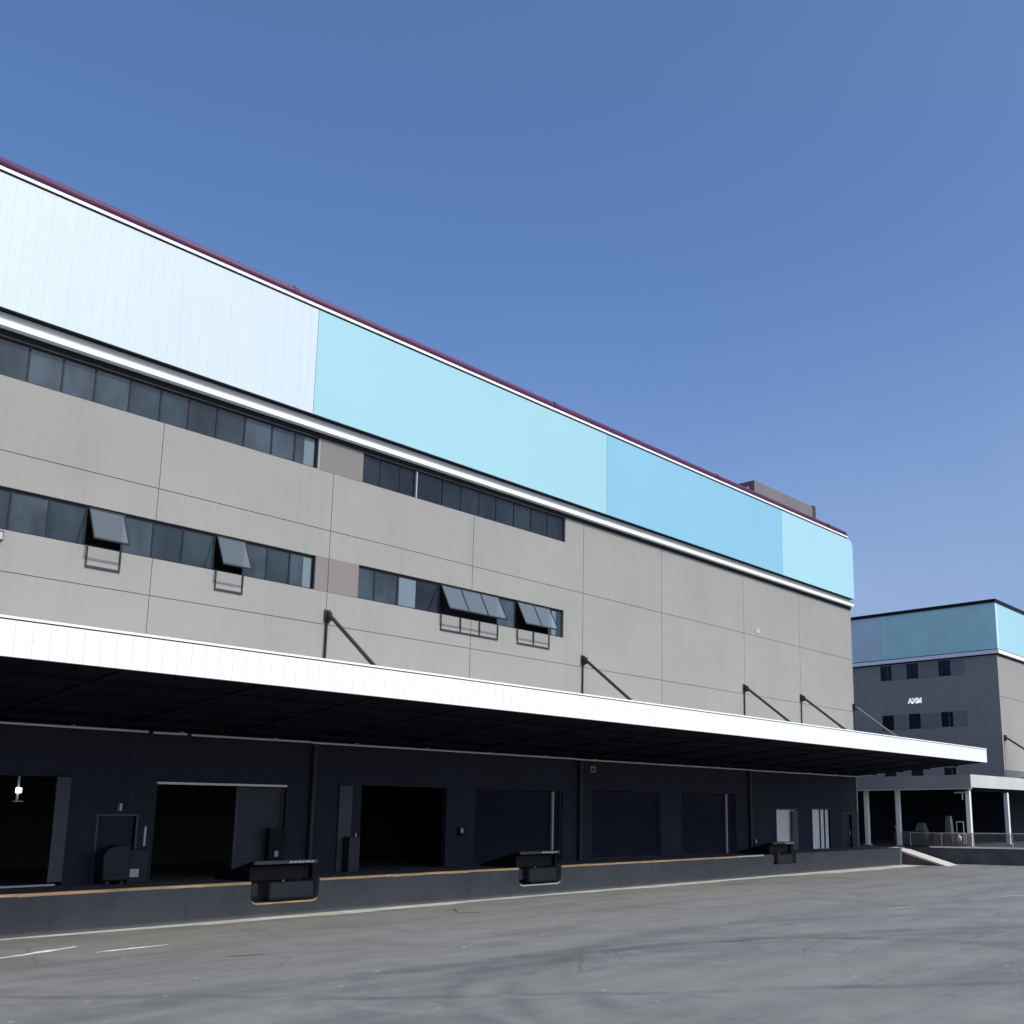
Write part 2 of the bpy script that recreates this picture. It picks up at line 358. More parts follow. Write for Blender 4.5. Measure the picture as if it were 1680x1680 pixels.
# flank and rear of the building and its roof deck
w.box(XR-.3, XR, YF+.29, 80, 0, 20.95); w.box(XL, XL+.3, YF+.29, 80, 0, 25.9)
w.box(XL, XR-.3, 79.7, 80, 0, 25.9)
w.quad((XR, YF, 6.9), (XR, YF+.29, 6.9), (XR, YF+.29, 20.95), (XR, YF, 20.95))
w.build('wall', [M['wall'], M['joint']], WH)
rf = MB(); rf.box(XL, XR-.05, YF+.62, 79.6, 25.2, 25.5); rf.build('roof', M['roofhouse'], WH)
flr = MB(); flr.box(XL+.3, XR-.3, YF+.3, 79.7, 1.0, 1.27); flr.box(XL+.3, XR-.3, YF+.35, 79.7, 7.2, 7.5)
flr.box(XL+.3, XR-.3, YF+2.6, YF+2.8, 7.5, 20.9); flr.box(XL+.3, XR-.3, 52, 52.2, 1.27, 7.2)
flr.build('interior', M['room'], WH)

# lower wall with the dock doors
D0 = (13.0, 16.2, 1.28, 4.98); D1 = (19.3, 24.75, 1.28, 4.80); D2 = (28.5, 33.4, 1.28, 4.96)
D3 = (35.2, 41.5, 1.28, 4.93); D4 = (43.9, 50.15, 1.28, 5.05); D5 = (52.3, 58.3, 1.28, 5.08)
D6 = (63.35, 66.15, 1.28, 4.10); D7 = (68.35, 71.05, 1.28, 4.14); DS = (17.25, 18.6, 1.28, 3.62); D8 = (73.1, 74.55, 1.28, 3.8)
DM = (4.0, 9.5, 1.28, 4.9); D2p = (27.3, 27.95, 1.28, 4.93)
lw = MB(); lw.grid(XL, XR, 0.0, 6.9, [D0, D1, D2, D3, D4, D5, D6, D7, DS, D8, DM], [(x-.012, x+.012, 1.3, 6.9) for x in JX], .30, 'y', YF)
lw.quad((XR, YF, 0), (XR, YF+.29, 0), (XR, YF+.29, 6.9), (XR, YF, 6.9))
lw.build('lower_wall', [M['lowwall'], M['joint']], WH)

def roller(x0, x1, z0, z1, mat, label=None, y=YF+.2, step=.11):
    m = MB(); k = int((z1-z0)/step); dz = (z1-z0)/k
    for i in range(k):
        a0 = z0+i*dz; m.quad((x0, y, a0), (x1, y, a0), (x1, y-.025, a0+dz*.5), (x0, y-.025, a0+dz*.5)); m.quad((x0, y-.025, a0+dz*.5), (x1, y-.025, a0+dz*.5), (x1, y, a0+dz), (x0, y, a0+dz))
    m.box(x0, x1, y-.05, y+.03, z0, z0+.07)
    o = m.build('roller_door', mat, WH, label=label)
    for xa, xb in ((x0-.001, x0+.07), (x1-.07, x1+.001)):
        gd = MB(); gd.box(xa, xb, y-.09, y-.03, z0, z1); gd.build('guide_rail', M['doorgrey'], o)
    return o
roller(DM[0], DM[1], 1.28, 4.9, M['navy'])
roller(22.62, 24.74, 1.285, 4.79, M['doorgrey'], 'paler grey door leaf covering the right side of the opening', y=YF+.24)
roller(*D3[:2], 1.28, 4.93, M['navy']); roller(*D4[:2], 1.28, 5.05, M['navy']); roller(*D5[:2], 1.28, 5.08, M['navy'])
m = MB(); m.box(40.75, 40.86, YF+.02, YF+.14, 1.3, 4.9); m.build('guide_post', M['plate'], WH)
m = MB(); m.box(57.2, 57.32, YF+.02, YF+.14, 1.3, 5.05); m.build('guide_post', M['plate'], WH)
m = MB(); m.box(15.6, 16.06, YF-.35, YF-.27, 1.42, 4.95); m.build('sliding_door', M['doorgrey'], WH, label='narrow grey sliding leaf beside the open dark doorway')
m = MB(); m.box(19.25, 24.7, YF-.10, YF-.002, 4.80, 4.885); m.build('lintel_strip', M['pipe'], WH, label='thin pale strip over the second doorway')
m = MB(); m.box(13.0, 15.9, YF-.25, YF-.05, 1.29, 1.35); m.build('threshold', M['galv'], WH)
def leafdoor(x0, x1, z1, mat, name='door', stiles=(), handle=True):
    m = MB(); m.box(x0+.01, x1-.01, YF+.14, YF+.20, 1.285, z1-.01); o = m.build(name, mat, WH)
    f = MB(); f.box(x0-.08, x0, YF-.03, YF+.12, 1.28, z1+.08); f.box(x1, x1+.08, YF-.03, YF+.12, 1.28, z1+.08); f.box(x0, x1, YF-.03, YF+.12, z1, z1+.08)
    for s_ in stiles: f.box(s_-.07, s_+.07, YF+.08, YF+.135, 1.3, z1-.01)
    f.build('door_frame', M['doorgrey'] if not stiles else M['steel'], o)
    if handle:
        h = MB(); h.box(x1-.22, x1-.16, YF+.06, YF+.14, 2.2, 2.5); h.build('handle', M['galv'], o)
    return o
leafdoor(*DS[:2], DS[3], M['lowwall'])
leafdoor(*D6[:2], D6[3], M['doorlight'], handle=False)
leafdoor(*D7[:2], D7[3], M['doorlight'], stiles=(69.7, 70.4), handle=False)
leafdoor(*D8[:2], D8[3], M['navy'])
m = MB(); m.box(65.35, 66.1, YF-.12, YF-.05, 1.3, 4.02); m.build('door_leaf', M['plinth'], WH, label='grey folded leaf against the pale doorway')
m = MB(); m.box(*D2p[:2], YF-.10, YF-.003, 1.3, D2p[3]); m.build('door_leaf', M['doorgrey'], WH)

# downpipes and service pipe along the wall under the canopy
for x in (1.0, 25.92, 42.78, 59.85):
    m = MB(); m.tube((x, YF-.16, 1.28), (x, YF-.16, 6.72), .11); 
    for z in (2.2, 4.2, 6.2): m.box(x-.14, x+.14, YF-.19, YF, z, z+.05)
    m.build('downpipe', M['pvc'], WH, smooth=False)
m = MB(); m.tube((75.35, YF-.1, 3.9), (75.35, YF-.1, 6.6), .05); m.build('downpipe', M['plate'], WH, label='thin pale downpipe at the far corner')
m = MB()
for a0, a1 in ((XL, 18.65), (18.85, 20.15), (20.35, 25.6), (25.65, 42.4), (42.45, 59.6), (59.7, 75.5)):
    m.tube((a0, YF-.24, 6.68), (a1, YF-.24, 6.70), .042, seg=8)
for x in range(-8, 75, 4): m.box(x-.02, x+.02, YF-.26, YF-.0, 6.745, 6.78)
m.build('service_pipe', M['pipe'], WH)

# windows: each light is a part with its frame and pane
def window(x0, x1, z0, z1, gi=0, opened=0, lights=1, wide_left=False, curtain=None, lightframe=False):
    t = .035; y = YF+.13
    f = MB(); f.box(x0, x0+t, y-.03, y+.05, z0, z1); f.box(x1-t, x1, y-.03, y+.05, z0, z1)
    f.box(x0+t, x1-t, y-.03, y+.05, z0, z0+.05); f.box(x0+t, x1-t, y-.03, y+.05, z1-.10, z1)  # top rail deepened to draw in the shadow of the reveal
    o = f.build('window', M['frame'], WH)
    if not opened:
        p = MB(); tl = random.uniform(-.006, .006)
        p.quad((x0+t, y+tl, z0+.05), (x1-t, y-tl, z0+.05), (x1-t, y-tl*.5, z1-.10), (x0+t, y+tl*.5, z1-.10)); p.build('pane', GD[gi], o)
        if curtain:
            c = MB(); c.box(x0+curtain[0]*(x1-x0), x0+curtain[1]*(x1-x0), y-.008, y-.003+.001, z0+.06, z1-.14); c.build('curtain', M['plaster'], o)
    else:
        hz = z1-.07; L = z1-z0-.07; th = R(opened); s_, c_ = math.sin(th), math.cos(th); yh = YF-.01
        def q(x, l, off=0): return (x, yh-s_*l-off*c_, hz-c_*l+off*-s_)
        fr = MB(); a0, a1 = x0+.02, x1-.02; st = .05
        def slab(xa, xb, la, lb, th_=.045):
            n = len(fr.v)
            for off in (0, th_):
                for x, l in ((xa, la), (xb, la), (xb, lb), (xa, lb)):
                    fr.v.append((x, yh-s_*l+off*c_, hz-c_*l-off*s_))
            for ff in ((0, 1, 2, 3), (7, 6, 5, 4), (0, 4, 5, 1), (1, 5, 6, 2), (2, 6, 7, 3), (3, 7, 4, 0)):
                fr.f.append(tuple(n+i for i in ff)); fr.m.append(0)
        slab(a0, a0+st, 0, L); slab(a1-st, a1, 0, L); slab(a0+st, a1-st, 0, st); slab(a0+st, a1-st, L-st*1.4, L)
        for i in range(1, lights): xm = a0+(a1-a0)*i/lights; slab(xm-.03, xm+.03, st, L-st*1.4)
        fr.build('sash', M['frame'], o)
        gp = MB(); gp.quad(*[(x, yh-s_*l+.02*c_, hz-c_*l-.02*s_) for x, l in ((a0+st, st), (a1-st, st), (a1-st, L-st*1.4), (a0+st, L-st*1.4))])
        gp.build('pane', M['openpane'], o)
        gf = MB(); zb = z0-.80; ya, yb = YF-.05, YF-.004; xa, xb = x0+.06, x1-.03  # added dark frame drawing the open sash's shadow on the wall
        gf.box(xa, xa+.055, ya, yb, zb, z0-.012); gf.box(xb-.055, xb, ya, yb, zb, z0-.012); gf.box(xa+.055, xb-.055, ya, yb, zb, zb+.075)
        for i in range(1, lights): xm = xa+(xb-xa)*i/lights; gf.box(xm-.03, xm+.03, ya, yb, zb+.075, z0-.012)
        gf.build('sash_shadow_frame', M['steel'], o)
    return o
def strip(xs, z0, z1, spec):
    for i in range(len(xs)-1):
        k = dict(gi=random.choice((0, 0, 1))); k.update(spec.get(i, {}))
        window(xs[i], xs[i+1], z0, z1, **k)
ux = [XL, -8.6, -7.3, -6, -4.7, -3.4, -2.1, -.8, .5, 1.8, 3.1, 4.4, 5.7, 7.0, 8.3, 9.6, 10.9, 12.2, 13.37, 14.53, 15.69, 16.98, 18.19, 19.34, 20.55, 21.79, 23.06, 24.18, 25.22]
strip(ux, 18.76, 20.2, {27: dict(curtain=(.45, .93), gi=1)})
strip([27.75, 28.78, 29.93, 30.80], 18.76, 20.2, {i: dict(gi=2) for i in range(3)})
strip([30.90, 32.57, 33.81, 35.02, 36.23, 37.53, 38.82, 40.1, 41.44], 18.76, 20.2, {i: dict(gi=2) for i in range(8)})
m = MB(); m.box(30.82, 30.88, YF+.0, YF+.12, 18.77, 20.1); m.build('mullion', M['greyplate'], WH, label='single pale mullion in the upper window strip')
m = MB(); m.box(25.225, 25.40, YF+.01, YF+.14, 18.755, 20.15); m.build('mullion', M['frame'], WH)
m = MB(); m.box(25.42, 25.52, YF+.01, YF+.14, 13.305, 14.80); m.build('mullion', M['frame'], WH)
lx = [XL, -8.7, -7.4, -6.1, -4.8, -3.5, -2.2, -.9, .4, 1.7, 3.0, 4.3, 5.6, 6.9, 8.2, 9.5, 10.8, 12.1, 13.3, 14.55, 15.84, 17.19, 18.34, 19.53, 20.84, 22.16, 23.21, 24.29, 25.40]
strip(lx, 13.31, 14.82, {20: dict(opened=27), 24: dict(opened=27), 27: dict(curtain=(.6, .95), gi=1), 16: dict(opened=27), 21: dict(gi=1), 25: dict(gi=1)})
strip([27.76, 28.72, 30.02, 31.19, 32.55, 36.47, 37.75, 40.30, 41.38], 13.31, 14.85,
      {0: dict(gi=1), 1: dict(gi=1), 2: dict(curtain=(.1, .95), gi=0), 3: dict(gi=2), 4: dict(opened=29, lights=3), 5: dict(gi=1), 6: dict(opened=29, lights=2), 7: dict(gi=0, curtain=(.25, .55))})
m = MB(); m.box(25.41, 27.69, YF-.012, YF-.002, 18.75, 20.2); m.build('infill_panel', M['infill'], WH)
m = MB(); m.box(25.53, 26.13, YF-.012, YF-.002, 13.3, 14.83); m.build('infill_panel', M['infill2'], WH)
m = MB(); m.box(26.17, 27.74, YF-.012, YF-.002, 13.3, 14.83); m.build('infill_panel', M['infill2'], WH)

# cornice below the cladding: shaded grey cove, white lip, black strip painting in the lip's shadow
def cornice(x0, x1, root, yf=YF, dz=0):
    c = MB(); pr = [(yf+.05, 21.02), (yf-.02, 21.02), (yf-.02, 20.80), (yf-.05, 20.74), (yf-.14, 20.67), (yf-.30, 20.612), (yf+.05, 20.612)]
    c.prism([(p[0], p[1]) for p in pr], 'x', x0, x1); o = c.build('cornice', M['greytrim'], root)
    l = MB(); l.box(x0, x1, yf-.34, yf+.04, 20.42, 20.61); l.build('cornice_lip', M['whitetrim'], o)
    d = MB(); d.box(x0, x1, yf-.06, yf+.0-.003, 20.20, 20.398); d.build('shadow_strip', M['darktrim'], o)
    e = MB(); e.box(x0, x1, yf-.26, yf+.03, 21.06, 21.088); e.build('drip_edge', M['darktrim'], o)
cornice(XL, XR+.02, WH)

# blue cladding band in four tints
secs = [(-10.0, 4.7, 'blue1', 'light blue cladding section beyond the left edge'), (4.72, 24.72, 'blue0', 'palest, almost white cladding section at the left'),
        (24.74, 44.70, 'blue1', 'light cyan cladding section in the middle'), (44.72, 64.70, 'blue2', 'deeper sky blue cladding section'), ]
for x0, x1, mk, lb in secs:
    m = MB(); m.box(x0, x1, YF-.27, YF+.5, 21.09, 26.04); m.build('cladding_panel', M[mk], WH, label=lb)
m = MB(); xe = XR+.28
m.prism([(64.72, 21.09), (xe, 21.09), (xe, 25.45), (xe-.06, 25.72), (xe-.2, 25.93), (xe-.5, 26.04), (64.72, 26.04)], 'y', YF-.27, YF+.5)
m.build('cladding_panel', M['blue3'], WH, label='ice blue cladding section at the far corner')
m = MB(); m.box(XR-.3, XR+.24, YF+.51, 80, 21.09, 25.9); m.build('cladding_panel', M['blue3'], WH)
m = MB(); m.box(XL, 75.1, YF-.29, YF+.5, 26.043, 26.10); m.build('drip_edge', M['darktrim'], WH)
m = MB(); m.box(XL, 75.2, YF-.34, YF+.55, 26.103, 26.22); m.build('flashing', M['whitetrim'], WH)
m = MB(); m.tube((XL, YF-.16, 26.42), (74.9, YF-.16, 26.42), .20, seg=20); m.tube((74.9, YF-.16, 26.42), (75.35, YF-.16, 26.24), .17, .12, seg=20)
m.box(XL, 75.0, YF-.30, YF-.0, 26.223, 26.27)
cp = m.build('parapet_pipe', M['crimson'], WH, smooth=True)
for x in (7.0, 23.5, 40.2, 56.4, 72.0):
    m = MB(); m.tube((x-.12, YF-.16, 26.42), (x+.12, YF-.16, 26.42), .235, seg=20); m.build('pipe_collar', M['crimson'], cp)

# rooftop enclosure
rh = MB(); rh.box(64.7, 73.6, 40.5, 47.0, 25.51, 28.85); ro = rh.build('roof_housing', M['roofhouse'], WH)
m = MB(); m.box(64.66, 64.698, 40.5, 47.0, 25.6, 28.84); m.build('side_panel', surf('brown_sheet', (.13, .10, .10), .7, seam=(1, .4, .04), seam_dark=.3), ro)
m = MB(); m.box(73.602, 74.05, 40.45, 40.8, 25.51, 28.95); m.build('corner_post', M['crimson'], ro)
m = MB(); m.box(64.6, 64.655, 41.0, 41.3, 28.2, 28.45); m.build('vent', M['plate'], ro)

# canopy: fascia, roof sheet, soffit, tapered beams, tie braces
def canopy(root, x0, x1, yf=28.0, yw=YF, labels=True):
    f = MB(); f.box(x0, x1, yf, yf+.12, 7.5, 8.42); fo = f.build('canopy', M['white'], root)
    c = MB(); c.box(x0-.02, x1+.02, yf-.035, yf+.2, 8.45, 8.51); c.build('cap', M['whitetrim'], fo)
    c = MB(); c.box(x0, x1, yf+.03, yf+.12, 8.421, 8.449); c.build('shadow_strip', M['darktrim'], fo)  # dark strip painting in the shadow line under the cap
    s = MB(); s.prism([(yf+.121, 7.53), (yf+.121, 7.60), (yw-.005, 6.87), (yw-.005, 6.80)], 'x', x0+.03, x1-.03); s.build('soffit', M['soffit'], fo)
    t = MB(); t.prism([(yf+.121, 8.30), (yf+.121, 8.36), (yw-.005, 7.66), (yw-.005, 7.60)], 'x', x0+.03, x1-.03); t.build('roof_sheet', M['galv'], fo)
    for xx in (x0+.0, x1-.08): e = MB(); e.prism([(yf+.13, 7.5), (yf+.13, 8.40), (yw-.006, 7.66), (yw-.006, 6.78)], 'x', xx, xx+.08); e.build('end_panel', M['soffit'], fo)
    k = x0+2.05
    while k < x1-1:
        b_ = MB(); b_.prism([(yf+.13, 7.48), (yf+.13, 7.53), (yw-.4, 6.86), (yw-.4, 6.80), (yw-2.5, 6.86)], 'x', k-.09, k+.09)
        b_.build('beam', M['beam'], fo); k += 4.2
    for yy in (30.2, 32.4, 34.6, 36.8):
        p = MB(); zz = 7.53-(yy-yf)*(.73/(yw-yf)); p.box(x0+.1, x1-.1, yy-.06, yy+.06, zz-.12, zz+.0); p.build('purlin', M['beam'], fo)
canopy(WH, XL, XR)
def brace(root, x, zt=12.4, mat='steel'):
    # from a wall bracket down to the canopy edge zone
    b_ = MB(); y0, z0 = YF-.18, zt-.12; y1 = 33.0; z1 = z0-(y0-y1)*.765
    b_.tube((x, y0, z0), (x, y1, z1), .085, seg=14)
    o = b_.build('brace', M[mat], root, smooth=False)
    k = MB(); k.box(x-.16, x+.16, YF-.06, YF-.002, zt-.45, zt+.10)
    k.prism([(YF-.06, zt-.4), (YF-.06, zt+.05), (YF-.35, zt-.05), (YF-.42, zt-.33), (YF-.3, zt-.42)], 'x', x-.05, x+.05); k.build('bracket', M['steel'], o)
    v = MB(); v.box(x-.045, x+.045, YF-.055, YF-.003, 7.9, zt-.46); v.build('wall_bar', M['steel'], o)
    pl = MB(); pl.box(x-.2, x+.2, y1-.15, y1+.15, z1-.12, z1-.05); pl.build('base_plate', M['steel'], o)
for x in (1.9, 10.1, 26.2, 43.0, 59.55, 67.25): brace(WH, x)
M['dullsteel'] = surf('dull_grey_steel', (.12, .12, .125), .6)
brace(WH, 75.55, mat='dullsteel')

# ------------------------------------------------------------------ loading dock
YD, ZD = 35.0, 1.28
DK = thing('loading_dock', (33, YD, 0), 'long raised concrete loading dock with a worn yellow edge under the white canopy', 'loading dock')
pits = [(21.3, 24.15, .52), (34.85, 37.7, .50), (57.08, 59.9, .66)]
d = MB(); xs = [XL]+[v for p in pits for v in p[:2]]+[XR]
for i in range(0, len(xs), 2): d.box(xs[i], xs[i+1], YD, YD+1.2, 0, ZD)
d.box(XL, XR, YD+1.2, YF-.003, 0, ZD)
for k, (a0, a1, zb) in enumerate(pits):
    r = .28 if k < 2 else .06
    left = [(a0, 0), (a0, ZD)]; seg = 8
    arcL = [(a0+r-r*math.cos(t), zb+r-r*math.sin(t)) for t in [math.pi/2*i/seg for i in range(seg+1)]]
    arcR = [(a1-r+r*math.sin(t), zb+r-r*math.cos(t)) for t in [math.pi/2*i/seg for i in range(seg+1)]]
    d.prism([(a0, 0)]+arcL+arcR+[(a1, 0)], 'y', YD, YD+1.2)
d.build('body', M['dock'], DK)
tp = MB(); tp.box(XL, XR, YD+1.21, YF-.004, ZD+.002, ZD+.008)
for i in range(0, len(xs), 2): tp.box(xs[i], xs[i+1], YD+.16, YD+1.208, ZD+.002, ZD+.008)
tp.build('deck', M['deck'], DK)
for a0, a1 in ((XL, 21.28), (24.17, 34.83), (37.72, 53.0)):
    e1 = MB(); x = a0
    while x < a1-.01:
        x2 = min(a1, x+random.uniform(.8, 1.6)); dz = random.uniform(-.008, .01)
        e1.box(x, x2+.002, YD-.012+random.uniform(-.004, .004), YD+.15, ZD-.075+dz, ZD+.012+dz*.3); x = x2
    e1.build('edge_strip', M['ochre'], DK)
e2 = MB(); e2.box(53.0, 56.0, YD-.014, YD+.15, ZD-.06, ZD+.02); e2.build('edge_strip', M['paleedge'], DK, label='short whitish length of the edge strip')
for k, (a0, a1, zb) in enumerate(pits):
    if k == 2: continue
    r = .28; t_ = MB(); pts = [(a0+r-r*math.cos(t), zb+r-r*math.sin(t)) for t in [math.pi/2*i/6 for i in range(3, 7)]] + \
        [(a1-r+r*math.sin(t), zb+r-r*math.cos(t)) for t in [math.pi/2*i/6 for i in range(0, 4)]]
    for i in range(len(pts)-1):
        (x0, z0), (x1, z1) = pts[i], pts[i+1]
        t_.prism([(x0, z0-.055), (x1, z1-.055), (x1, z1+.004), (x0, z0+.004)], 'y', YD-.02, YD-.002)
    t_.build('pit_edge', M['ochre'] if k == 0 else M['paleedge'], DK)

def leveller(loc, label):
    o = thing('dock_leveller', (0, 0, 0), label, 'dock leveller', 'dock levellers in the dock edge'); ROOT[o.name] = Vector((0, 0, 0))
    m = MB(); m.prism([(2.7, ZD+.03), (.12, 1.93), (.12, 2.02), (2.7, ZD+.10)], 'x', -1.35, 1.35); m.build('platform', M['black'], o)
    m = MB(); m.prism([(2.6, ZD+.02), (.3, ZD+.02), (.3, 1.86), (2.6, ZD+.04)], 'x', -1.33, -1.30); m.build('skirt', M['black'], o)
    m = MB(); m.prism([(2.6, ZD+.02), (.3, ZD+.02), (.3, 1.86), (2.6, ZD+.04)], 'x', 1.30, 1.33); m.build('skirt', M['black'], o)
    m = MB(); m.box(-1.33, 1.33, .02, .115, 1.88, 2.0); m.build('front_bar', M['doorgrey'], o)
    m = MB(); x = .1
    for w_ in (.16, .12, .18, .09, .2, .14, .1): 
        if x+w_ < 1.3: m.box(x, x+w_, .005, .019, 1.90, 1.975); x += w_+.035
    m.build('plate_marking', M['plate'], o)
    m = MB(); m.box(-1.25, 1.25, .45, .60, ZD+.01, 1.80); m.build('lip', M['black'], o)
    m = MB(); m.tube((.25, .5, .75), (.25, .7, 1.75), .05); m.build('ram', M['galv'], o)
    m = MB(); m.box(-.55, 1.38, .16, .55, .54, 1.22); m.build('buffer', M['rubber'], o, bevel=.12)
    m = MB(); m.box(-1.38, -1.12, .05, .2, .75, 1.22); m.build('buffer', M['rubber'], o, bevel=.03)
    o.location = loc; return o
lv = leveller((22.72, YD, 0), 'dark dock leveller in the pit nearest the left edge, its platform raised')
copy_thing(lv, (36.27, YD, 0), 'dark dock leveller in the middle pit, in front of a navy shutter')
copy_thing(lv, (58.49, YD, .02), 'dark dock leveller in the farthest pit, near the pale doors')

# small things on or by the lower wall
def single(mb, name, mat, loc, label, cat, group=None, **k): return tag(mb.build(name, mat, loc=loc, **k), label, cat, group)
def ctrl(x, z, w_, h, label, name='control_box'):
    o = thing(name, (x, YF-.12, z), label, 'control box', 'control boxes on the dock wall')
    m = MB(); m.box(x-w_/2, x+w_/2, YF-.24, YF-.002, z, z+h); m.build('case', M['black'], o, bevel=.015)
    m = MB(); m.box(x-.08, x+.08, YF-.252, YF-.243, z+.12, z+.34); m.build('panel_label', M['plate'], o); return o
ctrl(24.3, 1.9, .7, 1.25, 'tall black control box beside the second doorway, above the nearest leveller')
ctrl(34.2, 2.72, .16, .38, 'tiny pale-marked control box between the two middle doors')
ctrl(60.3, 1.75, .5, .3, 'small control box low beside the far downpipe')
m = MB(); m.box(17.9, 17.98, YF-.16, YF-.002, 3.82, 4.08); single(m, 'wall_lamp', M['columnwhite'], (17.94, YF, 3.82), 'tiny pale lamp above the narrow dark personnel door', 'lamp')
m = MB(); m.box(18.92, 19.0, YF-.05, YF-.002, 2.55, 3.25); single(m, 'notice_strip', M['columnwhite'], (18.96, YF, 2.55), 'slim pale upright notice on the wall left of the wide doorway', 'notice')
o = thing('wall_sign', (43.95, YF, 5.9), 'small pale square sign high on the wall right of the second downpipe', 'sign')
m = MB(); m.box(43.7, 44.2, YF-.03, YF-.003, 6.0, 6.42); m.build('board', M['doorgrey'], o)
m = MB()
for z in (6.05, 6.3): m.box(43.75, 44.15, YF-.036, YF-.031, z, z+.04)
for x in (43.75, 44.11): m.box(x, x+.04, YF-.0365, YF-.0315, 6.09, 6.3)
m.build('marking', M['plate'], o)
o = thing('floodlight', (14.75, YF+.6, 4.2), 'small lit white lamp hanging inside the leftmost open doorway', 'lamp')
m = MB(); m.box(14.65, 14.83, YF+.5, YF+.62, 4.40, 4.58); m.build('bulb_face', M['lamp'], o, bevel=.03)
m = MB(); m.box(14.6, 14.9, YF+.52, YF+.7, 4.1, 4.14); m.box(14.72, 14.78, YF+.63, YF+.7, 4.15, 4.98); m.build('bracket', M['plate'], o)
o = thing('wheeled_bin', (17.6, 37.7, ZD), 'dark blue rounded bin standing in front of the personnel door', 'bin')
m = MB(); m.prism([(17.1, 1.4), (17.05, 2.25), (17.2, 2.5), (17.55, 2.62), (18.0, 2.62), (18.0, 1.4)], 'y', 37.4, 38.1); m.build('body', M['bluebin'], o, bevel=.05)
m = MB(); m.box(17.25, 17.35, 37.5, 38.0, 1.29, 1.42); m.build('foot', M['rubber'], o)
m = MB(); m.box(17.75, 17.85, 37.5, 38.0, 1.29, 1.42); m.build('foot', M['rubber'], o)
o = thing('storage_cabinet', (18.3, 37.8, ZD), 'dark cabinet with a pale label beside the rounded blue bin', 'cabinet')
m = MB(); m.box(18.02, 18.75, 37.6, 38.3, 1.29, 2.45); m.build('body', M['bluebin'], o, bevel=.02)
m = MB(); m.box(18.1, 18.42, 37.585, 37.597, 1.5, 1.78); m.build('paper_label', M['plate'], o)
o = thing('storage_cabinet', (27.9, 38.0, ZD), 'slim black cabinet left of the dark open doorway past the downpipe', 'cabinet')
m = MB(); m.box(27.55, 28.1, 37.9, 38.38, 1.29, 2.75); m.build('body', M['steel'], o, bevel=.02)
m = MB(); m.box(28.14, 28.2, 38.3, 38.36, 1.29, 2.9); m.build('side_post', M['plate'], o)
m = MB(); m.box(61.25, 61.7, YF-.03, YF-.002, 16.3, 16.65); single(m, 'wall_plate', M['greyplate'] , (61.5, YF, 16.3), 'small pale square plate alone on the plain far part of the upper wall', 'wall plate')
o = thing('wall_lamp', (13.0, YF, 12.9), 'small boxed lamp under the lower windows at the left edge', 'lamp')
m = MB(); m.box(12.85, 13.1, YF-.2, YF-.002, 12.85, 13.2); m.build('housing', M['steel'], o)
m = MB(); m.box(12.88, 13.07, YF-.212, YF-.202, 12.9, 13.15); m.build('lens', M['greyplate'], o)

# ------------------------------------------------------------------ second warehouse
XB, YB2, XE = 108.6, 82.0, 175.0
WB = thing('warehouse', (XB+30, 60, 0), 'farther grey warehouse at the right, its near side in shade, with white letters', 'warehouse')
wins = [(50.42, 51.83), (47.26, 48.65), (43.55, 44.95)]
rows = [(18.68, 20.40), (13.12, 14.78), (7.78, 8.80)]
w = MB(); hB = [(a0, a1, z0, z1) for z0, z1 in rows for a0, a1 in wins]
w.grid(38.4, YB2, 0, 20.95, hB, [], .25, 'x', XB)
w.grid(XB, XE, 8.4, 20.95, [], [(x-.02, x+.02, 8.4, 20.9) for x in (117, 125.4, 133.8)]+[(XB+.01, XE, 16.06, 16.1)], .3, 'y', 38.4)
w.box(XB+.3, XE, YB2-.3, YB2, 0, 20.9); w.box(XE-.3, XE, 38.4, YB2-.31, 0, 20.9)
w.build('wall', [M['wall'], M['joint']], WB)
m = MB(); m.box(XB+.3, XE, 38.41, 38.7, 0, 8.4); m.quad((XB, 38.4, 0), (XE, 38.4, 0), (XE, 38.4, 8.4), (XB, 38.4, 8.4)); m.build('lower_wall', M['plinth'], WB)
m = MB()
for z0, z1 in rows[:2]: m.box(XB-.03, XB-.002, 42.2, 56, z0, z1)
_inf = surf('slate_infill', (.18, .182, .19), .8)
for z0, z1 in rows[:2]:
    for y0, y1 in ((42.0, 43.5), (45.02, 47.2), (48.72, 50.38)):
        mm = MB(); mm.box(XB-.025, XB-.002, y0, y1, z0+.02, z1-.02); mm.build('infill_panel', _inf, WB)
for z0, z1 in rows:
    for k, (y0, y1) in enumerate(wins):
        f = MB(); x = XB+.1; t = .06
        f.box(x-.04, x+.05, y0, y0+t, z0, z1); f.box(x-.04, x+.05, y1-t, y1, z0, z1); f.box(x-.04, x+.05, y0+t, y1-t, z0, z0+t); f.box(x-.04, x+.05, y0+t, y1-t, z1-t, z1)
        ym = y0+(y1-y0)*(.35 if k % 2 == 0 else .55); f.box(x-.04, x+.05, ym-.04, ym+.04, z0+t, z1-t)
        o = f.build('window', M['frame'] if (k+int(z0)) % 3 else M['plinth'], WB)
        p = MB(); p.quad((x, y0+t, z0+t), (x, y1-t, z0+t), (x, y1-t, z1-t), (x, y0+t, z1-t)); p.build('pane', GBV, o)
m = MB(); m.box(XB-.2, XB+.4, 51.42, YB2, 21.09, 26.1); m.build('cladding_panel', surf('pale_lilac_sheet', (.52, .64, .70), .3, bmp=0), WB, label='pale lilac blue section at the left of its shaded side')
m = MB(); m.box(XB-.2, XB+.4, 38.2, 51.40, 21.09, 26.1); m.build('cladding_panel', surf('teal_blue_sheet', (.44, .70, .70), .3, bmp=0), WB, label='teal blue section on its shaded side')
m = MB(); m.box(XB+.41, XE, 38.2, 38.8, 21.09, 26.1); m.build('cladding_panel', M['blue3'], WB, label='ice blue cladding on its sunlit front')
